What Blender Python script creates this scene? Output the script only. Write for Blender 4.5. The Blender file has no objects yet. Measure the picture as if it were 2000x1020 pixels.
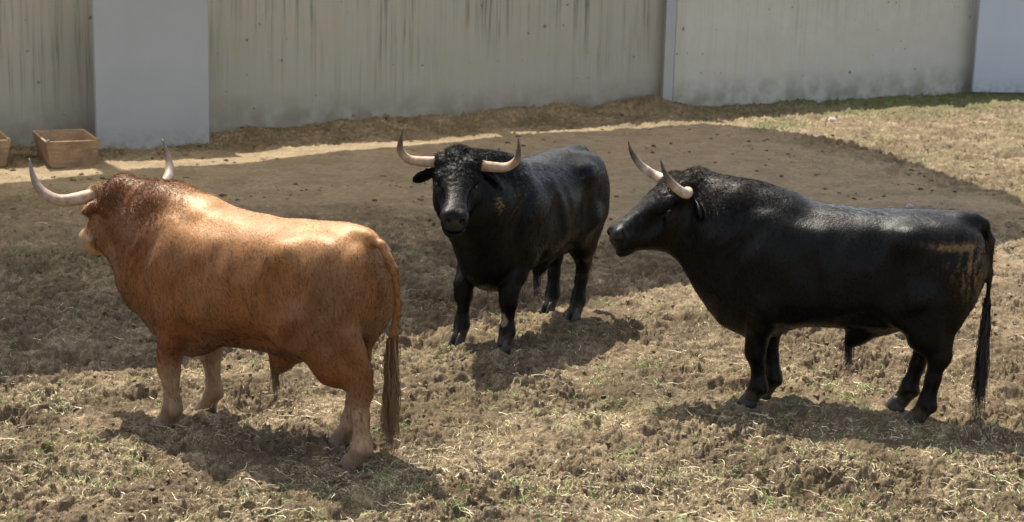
import bpy, math, random
import numpy as np
from mathutils import Vector, Matrix, Euler
R = math.radians
scene = bpy.context.scene
C = scene.collection
rng = np.random.default_rng(7)
random.seed(7)

# ------------------------------------------------------------------ camera
cam_d = bpy.data.cameras.new("camera"); cam = bpy.data.objects.new("camera", cam_d); C.objects.link(cam)
cam_d.sensor_width = 36; cam_d.lens = 36*3200/2000; cam_d.clip_start = .1; cam_d.clip_end = 500
cam.location = (0, 0, 3.3)
PITCH, ROLL = 12.0, 1.5
cam.matrix_world = Matrix.Translation((0, 0, 3.3)) @ Matrix.Rotation(R(90-PITCH), 4, 'X') @ Matrix.Rotation(R(ROLL), 4, 'Z')
cam_d.dof.use_dof = True; cam_d.dof.focus_distance = 11.2; cam_d.dof.aperture_fstop = 3.2
scene.camera = cam
# ------------------------------------------------------------------ sky, sun, exposure
SUN = Vector((-.26, .43, 1.0)).normalized()       # direction towards the sun
world = bpy.data.worlds.new("World"); scene.world = world; world.use_nodes = True
wn = world.node_tree; sky = wn.nodes.new('ShaderNodeTexSky'); sky.sky_type = 'NISHITA'; sky.sun_disc = False
sky.sun_elevation = math.asin(SUN.z); sky.sun_rotation = math.atan2(SUN.x, SUN.y)
sky.dust_density = 2.0; sky.ozone_density = 1.0
bg = wn.nodes['Background']; hs_ = wn.nodes.new('ShaderNodeHueSaturation'); hs_.inputs['Saturation'].default_value = .55; wn.links.new(sky.outputs[0], hs_.inputs['Color']); wn.links.new(hs_.outputs[0], bg.inputs[0]); bg.inputs[1].default_value = .15
sl = bpy.data.lights.new("sun", 'SUN'); sl.energy = 4.5; sl.angle = R(.53); sl.color = (1, .945, .83)
so = bpy.data.objects.new("sun", sl); C.objects.link(so); so.rotation_euler = SUN.to_track_quat('Z', 'Y').to_euler(); so.location = (0, 0, 30)
scene.view_settings.view_transform = 'Standard'; scene.view_settings.look = 'None'
scene.view_settings.exposure = 0.98; scene.view_settings.gamma = 1

# ------------------------------------------------------------------ helpers
def tag(o, label=None, cat=None, group=None, kind=None):
    if label: o['label'] = label
    if cat: o['category'] = cat
    if group: o['group'] = group
    if kind: o['kind'] = kind
    return o
def empty(name, loc=(0, 0, 0), rz=0):
    o = bpy.data.objects.new(name, None); C.objects.link(o); o.location = loc; o.rotation_euler = (0, 0, rz)
    o.empty_display_size = .2; return o
def mesh_obj(name, V, F, mat, parent=None, smooth=True, col=None, quads=None):
    """V (n,3), F (m,k) index array or list of lists"""
    me = bpy.data.meshes.new(name)
    V = np.asarray(V, dtype=np.float32)
    if isinstance(F, np.ndarray):
        m, k = F.shape
        me.vertices.add(len(V)); me.vertices.foreach_set('co', V.ravel())
        me.loops.add(m*k); me.loops.foreach_set('vertex_index', F.astype(np.int32).ravel())
        me.polygons.add(m); me.polygons.foreach_set('loop_start', np.arange(0, m*k, k, dtype=np.int32))
        me.polygons.foreach_set('loop_total', np.full(m, k, dtype=np.int32))
        me.update(calc_edges=True); me.validate()
    else:
        me.from_pydata([tuple(map(float, v)) for v in V], [], [tuple(map(int, f)) for f in F]); me.update()
    if smooth: me.polygons.foreach_set('use_smooth', np.ones(len(me.polygons), dtype=bool))
    if col is not None:
        a = me.attributes.new('coat', 'FLOAT_COLOR', 'POINT')
        c = np.ones((len(V), 4), dtype=np.float32); c[:, :col.shape[1]] = col; a.data.foreach_set('color', c.ravel())
    o = bpy.data.objects.new(name, me); C.objects.link(o)
    if mat: me.materials.append(mat)
    if parent: o.parent = parent
    return o
class NT:
    def __init__(s, name):
        s.m = bpy.data.materials.new(name); s.m.use_nodes = True; s.t = s.m.node_tree
        s.b = s.t.nodes['Principled BSDF']; s.out = s.t.nodes['Material Output']
    def n(s, ty, **kw):
        nd = s.t.nodes.new(ty)
        for k, v in kw.items():
            if hasattr(nd, k): setattr(nd, k, v)
        return nd
    def l(s, a, b): s.t.links.new(a, b)
    def coord(s, scale=(1, 1, 1), rot=(0, 0, 0), kind='Object'):
        tc = s.n('ShaderNodeTexCoord'); mp = s.n('ShaderNodeMapping'); mp.inputs['Scale'].default_value = scale
        mp.inputs['Rotation'].default_value = rot
        s.l(tc.outputs[kind], mp.inputs[0]); return mp.outputs[0]
    def noise(s, vec, scale, detail=4, rough=.55, dist=0):
        nd = s.n('ShaderNodeTexNoise'); nd.inputs['Scale'].default_value = scale; nd.inputs['Detail'].default_value = detail
        nd.inputs['Roughness'].default_value = rough; nd.inputs['Distortion'].default_value = dist
        if vec is not None: s.l(vec, nd.inputs['Vector'])
        return nd.outputs[0]
    def ramp(s, fac, pts):
        nd = s.n('ShaderNodeValToRGB'); e = nd.color_ramp.elements
        while len(e) < len(pts): e.new(.5)
        for el, (p, c) in zip(e, pts):
            el.position = p; el.color = (*c, 1) if hasattr(c, '__len__') else (c, c, c, 1)
        s.l(fac, nd.inputs[0]); return nd.outputs[0]
    def mix(s, fac, a, b, mode='MIX'):
        nd = s.n('ShaderNodeMix'); nd.data_type = 'RGBA'; nd.blend_type = mode
        for i, v in ((0, fac), (6, a), (7, b)):
            if hasattr(v, 'is_output') or hasattr(v, 'links'): s.l(v, nd.inputs[i])
            else: nd.inputs[i].default_value = v if i == 0 else ((*v, 1) if len(v) == 3 else v)
        return nd.outputs[2]
    def math(s, op, a, b=0.0):
        nd = s.n('ShaderNodeMath'); nd.operation = op
        for i, v in ((0, a), (1, b)):
            if hasattr(v, 'links'): s.l(v, nd.inputs[i])
            else: nd.inputs[i].default_value = v
        return nd.outputs[0]
    def bump(s, h, strength=.5, dist=.01, prev=None):
        nd = s.n('ShaderNodeBump'); nd.inputs['Strength'].default_value = strength; nd.inputs['Distance'].default_value = dist
        s.l(h, nd.inputs['Height'])
        if prev is not None: s.l(prev, nd.inputs['Normal'])
        return nd.outputs[0]
    def attr(s, name):
        nd = s.n('ShaderNodeAttribute'); nd.attribute_name = name; return nd.outputs['Color']
    def set(s, **kw):
        for k, v in kw.items():
            i = s.b.inputs[k.replace('_', ' ')]
            if hasattr(v, 'links'): s.l(v, i)
            else: i.default_value = (*v, 1) if (hasattr(v, '__len__') and len(v) == 3 and i.type == 'RGBA') else v
        return s

# numpy noise -----------------------------------------------------------
_perm = rng.permutation(256).astype(np.int32); _perm = np.concatenate([_perm, _perm])
_ang = rng.random(256)*2*np.pi; _gx, _gy = np.cos(_ang).astype(np.float32), np.sin(_ang).astype(np.float32)
def perlin(x, y, seed=0):
    x = np.asarray(x, dtype=np.float64)+seed*17.13; y = np.asarray(y, dtype=np.float64)+seed*5.71
    xi = np.floor(x).astype(np.int64); yi = np.floor(y).astype(np.int64)
    xf = (x-xi).astype(np.float32); yf = (y-yi).astype(np.float32); xi &= 255; yi &= 255
    u = xf*xf*xf*(xf*(xf*6-15)+10); v = yf*yf*yf*(yf*(yf*6-15)+10)
    def g(a, b, dx, dy):
        h = _perm[_perm[a & 255]+(b & 255)]; return _gx[h]*dx+_gy[h]*dy
    n00 = g(xi, yi, xf, yf); n10 = g(xi+1, yi, xf-1, yf); n01 = g(xi, yi+1, xf, yf-1); n11 = g(xi+1, yi+1, xf-1, yf-1)
    a = n00+u*(n10-n00); b = n01+u*(n11-n01); return (a+v*(b-a))*1.5
def fbm(x, y, oct=4, seed=0, gain=.5):
    r = 0; a = 1.; f = 1.
    for i in range(oct): r = r+a*perlin(x*f, y*f, seed+i); a *= gain; f *= 2.03
    return r
def sstep(a, b, x): t = np.clip((x-a)/(b-a), 0, 1); return t*t*(3-2*t)

# ------------------------------------------------------------------ where the bulls stand (x, y, heading, fore hooves, hind hooves)
STAND = {'tawny': (-1.61, 9.98, 149.5, ((.52, .21), (.55, -.22)), ((-.92, .16), (-.60, -.16))),
         'facing': (.12, 12.85, -120.5, ((.62, .19), (.66, -.20)), ((-.60, .14), (-.66, -.14))),
         'profile': (2.22, 10.89, 164, ((.50, .12), (.43, -.12)), ((-.62, .17), (-.49, -.17)))}
HOOF = []
for _x, _y, _h, _f, _b in STAND.values():
    for a, b in (*_f, *_b): HOOF.append((_x+a*math.cos(R(_h))-b*math.sin(R(_h)), _y+a*math.sin(R(_h))+b*math.cos(R(_h))))
# ------------------------------------------------------------------ terrain
WD = np.array([.829, .559]); WN = np.array([.559, -.829])       # wall direction, normal towards the yard
WP = np.array([-4.3, 23.95])                                      # point on the wall's face
def wall_dist(x, y): return (x-WP[0])*WN[0]+(y-WP[1])*WN[1]
def prints(x, y, cell=.42, seed=5, p=.62):
    gx, gy = np.floor(x/cell).astype(np.int64), np.floor(y/cell).astype(np.int64); out = np.zeros(np.shape(x))
    for i in (-1, 0, 1):
        for j in (-1, 0, 1):
            a, b = (gx+i) & 255, (gy+j) & 255; h = _perm[_perm[a]+((b+seed) & 255)]; h2 = _perm[(h+57) & 255]; h3 = _perm[(h2+91) & 255]; h4 = _perm[(h3+13) & 255]
            cx = (gx+i+.15+.7*h/255.)*cell; cy = (gy+j+.15+.7*h2/255.)*cell; an = h3/255.*6.28; c, s_ = np.cos(an), np.sin(an)
            dx, dy = x-cx, y-cy; u = (dx*c+dy*s_)/.075; v = (-dx*s_+dy*c)/.055; r = np.sqrt(u*u+v*v)
            out = out+np.where(h4/255. < p, -.050*sstep(1.25, .7, r)+.018*np.exp(-((r-1.5)/.28)**2)+.022*np.exp(-(v/.18)**2)*sstep(.9, .3, r), 0)
    return out
def rough_mask(x, y):
    s = fbm(x*.35, y*.35, 3, 31)*1.6
    t = sstep(20.0, 15.5, y+s-.25*x*0)                           # rough towards the camera
    right = sstep(4.0, 5.6, x*.93+(y-22)*.38+s*.5)               # rough, weedy strip on the right
    near_wall = sstep(2.6, .9, wall_dist(x, y)+s*.2)*.8
    return np.clip(np.maximum(np.maximum(t, right), near_wall), .20, 1)
def macro(x, y):
    h = .035*fbm(x*.45, y*.45, 2, 3)*sstep(8, 9, y)
    w = wall_dist(x, y); al = (x-WP[0])*WD[0]+(y-WP[1])*WD[1]
    h = h+(.17*np.exp(-(w/.75)**2)*(.75+.5*perlin(al*.7, w, 9)))*sstep(9.5, 8.2, al)*sstep(-.3, .35, al)
    h = h+.16*np.exp(-((al-7.7)/.5)**2-((w-.3)/.5)**2)
    return h
def detail(x, y, rm):
    wx = x+.06*perlin(x*5, y*5, 50)+.02*perlin(x*17, y*17, 52); wy = y+.06*perlin(x*5, y*5, 51)+.02*perlin(x*17, y*17, 53)
    amp = .30+1.35*np.clip(perlin(x*1.1, y*1.1, 13)+.45, 0, 1)
    h = .040*perlin(wx*2.3, wy*2.3, 11)+.032*perlin(wx*5.5, wy*6.5, 12)
    p = perlin(wx*11, wy*13, 14); h = h+.030*np.sign(p)*np.abs(p)**.8*amp
    p = perlin(wx*23, wy*25, 15); h = h+.025*p*(.35+.65*amp)
    h = h+.0165*perlin(wx*47, wy*50, 16)*(.4+.6*amp)+.0095*perlin(wx*95, wy*95, 19)
    pit = np.clip(perlin(wx*1.9, wy*1.9, 21)-.36, 0, 1)
    h = h-.26*pit+prints(x+.02*perlin(x*9, y*9, 41), y+.02*perlin(x*9, y*9, 42))*(.5+.6*np.clip(perlin(x*.7, y*.7, 43)+.5, 0, 1))
    return h*rm+.006*perlin(x*9, y*9, 17)+.004*perlin(x*30, y*30, 18)
def press(x, y, h):
    for a, b in HOOF:
        d2 = (x-a)**2+(y-b)**2; h = h*(1-.92*np.exp(-d2/.024))-.012*np.exp(-d2/.012)+.022*np.exp(-((np.sqrt(d2)-.155)/.04)**2)*(1+perlin(x*14, y*14, 5))
    return h
def ground_h(x, y, fine=True):
    x = np.asarray(x, dtype=np.float64); y = np.asarray(y, dtype=np.float64)
    h = macro(x, y)
    if fine: h = h+detail(x, y, rough_mask(x, y))
    return press(x, y, h)

def build_ground():
    ys = list(np.linspace(-60, 5, 14)); y = 5.5
    while y < 36:
        ys.append(y); y += max(.006, y*y/5280*.52)*(1 if y > 7.6 else 5)
    ys += list(np.linspace(36.5, 140, 26)); ys = np.array(ys)
    t = np.concatenate([-np.geomspace(12, .42, 22), np.linspace(-.40, .40, 1500), np.geomspace(.42, 12, 22)])
    Y, T = np.meshgrid(ys, t, indexing='ij'); X = T*np.maximum(Y, 7)
    far = (Y < 5.4) | (Y > 36.2) | (np.abs(T) > .41)
    rm = rough_mask(X, Y); Z = press(X, Y, macro(X, Y)+np.where(far, 0, detail(X, Y, rm)))
    n, m = X.shape; V = np.stack([X, Y, Z], -1).reshape(-1, 3)
    i = (np.arange(n-1)[:, None]*m+np.arange(m-1)[None, :]).ravel()
    F = np.stack([i, i+1, i+m+1, i+m], -1)
    # soil colours: bare compact sand on the smooth part, dung-darkened crumbs elsewhere
    al = (X-WP[0])*WD[0]+(Y-WP[1])*WD[1]; w = wall_dist(X, Y)
    straw = np.clip(sstep(.0, .5, fbm(X*1.1, Y*1.1, 3, 61)+.25*sstep(10.5, 8.6, Y)+.18*sstep(0, 2, X)), 0, 1)*sstep(13.5, 10, Y)
    moss = sstep(3.6, 6.5, X)*sstep(2.8, .6, w)+.35*sstep(4.5, 6, X)*sstep(.0, .5, fbm(X*.7, Y*.7, 3, 44))
    col = np.stack([rm, straw, moss], -1).reshape(-1, 3)
    N = NT('soil'); p = N.coord()
    n1 = N.noise(p, 2.2, 5, .6); n2 = N.noise(p, 11, 5, .65); n3 = N.noise(p, 55, 4, .7); n4 = N.noise(p, 160, 2, .6)
    sep = N.n('ShaderNodeSeparateColor'); N.l(N.attr('coat'), sep.inputs[0])
    crumb = N.ramp(n2, [(.34, (.082, .057, .031)), (.50, (.180, .130, .074)), (.64, (.33, .252, .155))])
    crumb = N.mix(N.ramp(n3, [(.45, 0), (.62, .55)]), crumb, (.075, .052, .033))
    crumb = N.mix(N.ramp(n4, [(.56, 0), (.68, .7)]), crumb, (.50, .41, .27))
    n0 = N.noise(p, .8, 4, .6, .5); crumb = N.mix(N.ramp(n1, [(.38, .65), (.56, 0)]), crumb, (.085, .058, .034)); crumb = N.mix(N.ramp(n0, [(.42, .5), (.55, 0)]), crumb, (.075, .052, .030))
    sand = N.ramp(n2, [(.3, (.20, .145, .085)), (.7, (.28, .215, .135))])
    sand = N.mix(N.ramp(n1, [(.40, .35), (.55, 0)]), sand, (.12, .088, .055)); sand = N.mix(N.ramp(n3, [(.60, 0), (.72, .7)]), sand, (.09, .065, .042))
    sand = N.mix(N.ramp(n4, [(.58, 0), (.70, .4)]), sand, (.45, .38, .27))
    c = N.mix(sep.outputs[0], sand, crumb)
    sv = N.coord((18, 60, 20), (0, 0, .6)); sv2 = N.coord((60, 16, 20), (0, 0, .3))
    st = N.math('MAXIMUM', N.ramp(N.noise(sv, 1.0, 2, .5, 1.2), [(.60, 0), (.68, 1)]), N.ramp(N.noise(sv2, 1.0, 2, .5, 1.2), [(.60, 0), (.68, 1)]))
    c = N.mix(N.math('MULTIPLY', st, N.math('MULTIPLY', sep.outputs[1], .75)), c, (.46, .38, .22))
    c = N.mix(N.math('MULTIPLY', N.ramp(n2, [(.4, 0), (.6, .8)]), sep.outputs[2]), c, (.09, .12, .035))
    bp = N.bump(n3, .9, .012); bp = N.bump(n4, .6, .005, bp)
    N.set(Base_Color=c, Roughness=.95, Specular_IOR_Level=.2, Normal=bp)
    o = mesh_obj('ground', V, F, N.m, col=col); tag(o, kind='structure')
build_ground()

# ------------------------------------------------------------------ walls and panels
def box_mesh(x0, x1, y0, y1, z0, z1, bev=.0):
    V = [(x, y, z) for x in (x0, x1) for y in (y0, y1) for z in (z0, z1)]
    F = [(0, 1, 3, 2), (4, 6, 7, 5), (0, 4, 5, 1), (2, 3, 7, 6), (0, 2, 6, 4), (1, 5, 7, 3)]
    return V, F
def add_bevel(o, w=.01, seg=2):
    m = o.modifiers.new('bevel', 'BEVEL'); m.width = w; m.segments = seg; m.limit_method = 'ANGLE'
def concrete(name, base, dark, streak, warm):
    N = NT(name); p = N.coord()
    s1 = N.noise(N.coord((16, 1, .38)), 1.0, 4, .6); s2 = N.noise(N.coord((46, 1, .8)), 1.0, 3, .6); s3 = N.noise(N.coord((1.1, 1, .5)), 1, 3, .5)
    z = N.n('ShaderNodeSeparateXYZ'); N.l(N.coord(), z.inputs[0])
    up = N.ramp(N.math('MULTIPLY', z.outputs[2], .25), [(.08, .12), (.50, 1)])
    n = N.noise(p, 3, 5, .6); n2 = N.noise(p, 22, 4, .6)
    c = N.mix(N.ramp(n, [(.3, 0), (.7, 1)]), base, warm)
    c = N.mix(N.math('MULTIPLY', N.math('MULTIPLY', N.ramp(s1, [(.46, 0), (.60, 1)]), N.ramp(s2, [(.44, .1), (.56, 1)])), N.math('MULTIPLY', up, N.math('MULTIPLY', N.ramp(s3, [(.40, .15), (.60, 1)]), streak))), c, dark)
    c = N.mix(N.math('MULTIPLY', N.ramp(s2, [(.56, 0), (.66, 1)]), .16), c, (.5, .5, .44))
    c = N.mix(N.math('MULTIPLY', N.ramp(z.outputs[2], [(.1, .75), (.62, 0)]), N.ramp(n, [(.35, .2), (.6, 1)])), c, tuple(v*.42 for v in warm))
    c = N.mix(N.ramp(N.noise(p, 9, 1, .3), [(.74, 0), (.77, .7)]), c, (.07, .06, .05))
    N.set(Base_Color=c, Roughness=.9, Specular_IOR_Level=.25, Normal=N.bump(n2, .35, .004)); return N.m
def wall(name, a, b, h, t, mat, z0=-.4, h0=None):
    a, b = np.array(a, float), np.array(b, float); L = float(np.hypot(*(b-a))); ang = math.atan2(b[1]-a[1], b[0]-a[0])
    V, F = box_mesh(0, L, 0, t, z0, h); V = [(x, y, h0 if (h0 and x == 0 and z == h) else z) for x, y, z in V]; o = mesh_obj(name, V, F, mat, smooth=False); o.location = (a[0], a[1], 0); o.rotation_euler = (0, 0, ang)
    add_bevel(o, .015); return o
cm = concrete('stained_concrete', (.315, .308, .272), (.060, .061, .052), 1.0, (.325, .298, .232))
cm2 = concrete('clean_concrete', (.47, .46, .41), (.19, .18, .15), .5, (.44, .415, .33))
A0 = WP-WD*14; A1 = WP+WD*8.47
w1 = wall('concrete_wall', A0, A1, 2.7, .35, cm, h0=4.8)
tag(w1, 'weathered concrete wall streaked with dark vertical rain stains behind the bulls', 'wall')
B0 = WP+WD*8.48+WN*.02; B1 = B0+WD*15
w2 = wall('concrete_wall', B0, B1, 2.9, .35, cm2)
tag(w2, 'cleaner pale concrete wall right of the narrow grey post, mossy at its foot', 'wall')
def painted(name, c, sp=.5):
    N = NT(name); n = N.noise(N.coord(), 1.3, 4, .6); n2 = N.noise(N.coord(), 60, 3, .6)
    cc = N.mix(N.ramp(n, [(.3, 0), (.7, 1)]), c, tuple(v*.9 for v in c))
    z = N.n('ShaderNodeSeparateXYZ'); N.l(N.coord(), z.inputs[0])
    cc = N.mix(N.math('MULTIPLY', N.ramp(z.outputs[2], [(.0, .7), (.35, 0)]), N.ramp(N.noise(N.coord(), 9, 4, .6), [(.4, 0), (.6, 1)])), cc, (.22, .19, .14))
    N.set(Base_Color=cc, Roughness=.55, Normal=N.bump(n2, .08, .002)); return N.m
pm = painted('grey_blue_paint', (.305, .318, .328))
def panel(name, a, b, h, t, z0, label, cat, mat):
    r = empty(name, (a[0], a[1], 0), math.atan2(b[1]-a[1], b[0]-a[0])); L = math.hypot(b[0]-a[0], b[1]-a[1])
    V, F = box_mesh(0, L, 0, t, z0, h); o = mesh_obj('panel_board', V, F, mat, r, smooth=False); add_bevel(o, .008)
    for u in (.12, L-.12):
        V, F = box_mesh(u-.04, u+.04, t+.002, t+.09, -.3, h-.05); q = mesh_obj('support_post', V, F, mat, r, smooth=False); add_bevel(q, .006)
    tag(r, label, cat); return r
panel('shelter_panel', (-5.68, 22.08), (-4.30, 22.88), 2.5, .09, -.2, 'tall smooth grey shelter panel standing in front of the stained wall beside the feed troughs', 'panel', pm)
pm2 = painted('pale_blue_paint', (.41, .455, .51))
panel('shelter_panel', (9.05, 32.55), (11.7, 32.95), 2.6, .08, .05, 'pale blue shelter panel at the far right end of the clean wall', 'panel', pm2)
V, F = box_mesh(-.085, .085, -.16, .20, -.3, 3.15)
o = mesh_obj('wall_post', V, F, pm, smooth=False); o.location = (2.60, 28.50, 0); o.rotation_euler = (0, 0, R(6)); add_bevel(o, .008)
tag(o, 'narrow grey steel post where the stained wall meets the clean wall', 'post')

# unseen sheet added to cast the yard's shade band, outline traced from shadow edges
def shade_caster():
    zr = 6.2; off = np.array([SUN.x/SUN.z, SUN.y/SUN.z])*zr
    r = empty('shade_caster', (0, 0, 0))
    G = [(-13.0, 13.9), (-6.14, 19.31), (-3.43, 21.6), (-.05, 24.7), (1.57, 25.85), (2.9, 26.6), (3.55, 26.75), (4.47, 25.73), (5.27, 24.16), (5.79, 21.9), (6.3, 19.6), (6.2, 17.9), (5.56, 17.4), (1.41, 14.6), (-.61, 12.95), (-3.52, 11.05), (-9.5, 7.0)]
    P = [(x+off[0], y+off[1]) for x, y in G]; n = len(P)
    V = [(x, y, zr+.119) for x, y in P]
    F = [tuple(range(n))]
    N = NT('caster_cloth'); N.set(Base_Color=(.55, .53, .47), Roughness=.9); tl = N.n('ShaderNodeBsdfTranslucent'); tl.inputs[0].default_value = (.62, .60, .54, 1)  # translucency added to lift the fill light under the sheet
    mx = N.n('ShaderNodeMixShader'); mx.inputs[0].default_value = .60; N.l(N.b.outputs[0], mx.inputs[1]); N.l(tl.outputs[0], mx.inputs[2]); N.l(mx.outputs[0], N.out.inputs[0])
    mesh_obj('caster_sheet', V, F, N.m, r, smooth=False)
    for k in (-9, -2.5, 4.0):  # invented supports for the added sheet
        m = WP+WD*k-WN*.9; q = m+WN*9.5
        V, F = box_mesh(-.1, .1, -.1, .1, -.3, zr+1.4); a = mesh_obj('caster_mast', V, F, pm, r, smooth=False); a.location = (m[0], m[1], 0)
        d = Vector((q[0]-m[0], q[1]-m[1], 0)); V, F = box_mesh(0, d.length, -.03, .03, zr+.122, zr+.30)
        a = mesh_obj('caster_arm', V, F, pm, r, smooth=False); a.location = (m[0], m[1], 0); a.rotation_euler = (0, 0, math.atan2(d.y, d.x))
    tag(r, 'unseen flat sheet added above the yard to cast the band of shade', 'roof')
shade_caster()

# ------------------------------------------------------------------ feed troughs
def wood():
    N = NT('trough_wood'); n = N.noise(N.coord((2.5, 2.5, 22)), 2, 5, .6, .6); n2 = N.noise(N.coord(), 4, 4)
    c = N.ramp(n, [(.3, (.23, .135, .07)), (.7, (.38, .245, .135))]); c = N.mix(N.ramp(n2, [(.42, 0), (.62, .65)]), c, (.13, .085, .05)); c = N.mix(N.ramp(N.noise(N.coord(), 17, 4, .7), [(.55, 0), (.68, .5)]), c, (.34, .29, .22))
    N.set(Base_Color=c, Roughness=.7, Normal=N.bump(n, .3, .003)); return N.m
wm = wood()
def trough():
    r = empty('feed_trough'); W, L, H, t, s = .34, .56, .345, .032, .07      # half width, half length, height, board, splay
    def prism(name, q):       # q: 8 points
        o = mesh_obj(name, q, [(0, 1, 2, 3), (7, 6, 5, 4), (0, 4, 5, 1), (1, 5, 6, 2), (2, 6, 7, 3), (3, 7, 4, 0)], wm, r, smooth=False); add_bevel(o, .006)
    b = W-s; l = L-s*.8
    for sy in (-1, 1):        # end boards
        y0, y1 = sy*l, sy*L; n = -sy*t
        prism('end_board', [(-b, y0, 0), (b, y0, 0), (W, y1, H), (-W, y1, H), (-b+.002, y0+n, 0), (b-.002, y0+n, 0), (W-.002, y1+n, H-.001), (-W+.002, y1+n, H-.001)])
    for sx in (-1, 1):
        x0, x1 = sx*b, sx*W; n = -sx*t; e = t+.002
        prism('side_board', [(x0, -l+e, 0), (x0, l-e, 0), (x1, L-e, H-.003), (x1, -L+e, H-.003), (x0+n, -l+e, 0), (x0+n, l-e, 0), (x1+n, L-e, H-.003), (x1+n, -L+e, H-.003)])
    V, F = box_mesh(-b+t, b-t, -l+t, l-t, .03, .06); mesh_obj('bottom_board', V, F, wm, r, smooth=False)
    for sx in (-1, 1):
        V, F = box_mesh(sx*(W-.03)-.02, sx*(W-.03)+.02, -L+.01, -L+.05, H+.001, H+.02); o = mesh_obj('corner_cleat', V, F, wm, r, smooth=False); add_bevel(o, .004)
    return r
tr = trough(); tr.location = (-5.80, 20.98, .0); tr.rotation_euler = (0, 0, R(25))
tag(tr, 'splayed wooden feed trough standing whole beside the grey shelter panel', 'trough', 'wooden feed troughs by the wall')
t2 = tr.copy(); C.objects.link(t2); t2.location = (-6.88, 20.80, .0)
for ch in tr.children:
    c2 = ch.copy(); C.objects.link(c2); c2.parent = t2
tag(t2, 'wooden feed trough cut by the left edge of the picture', 'trough', 'wooden feed troughs by the wall')

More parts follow.
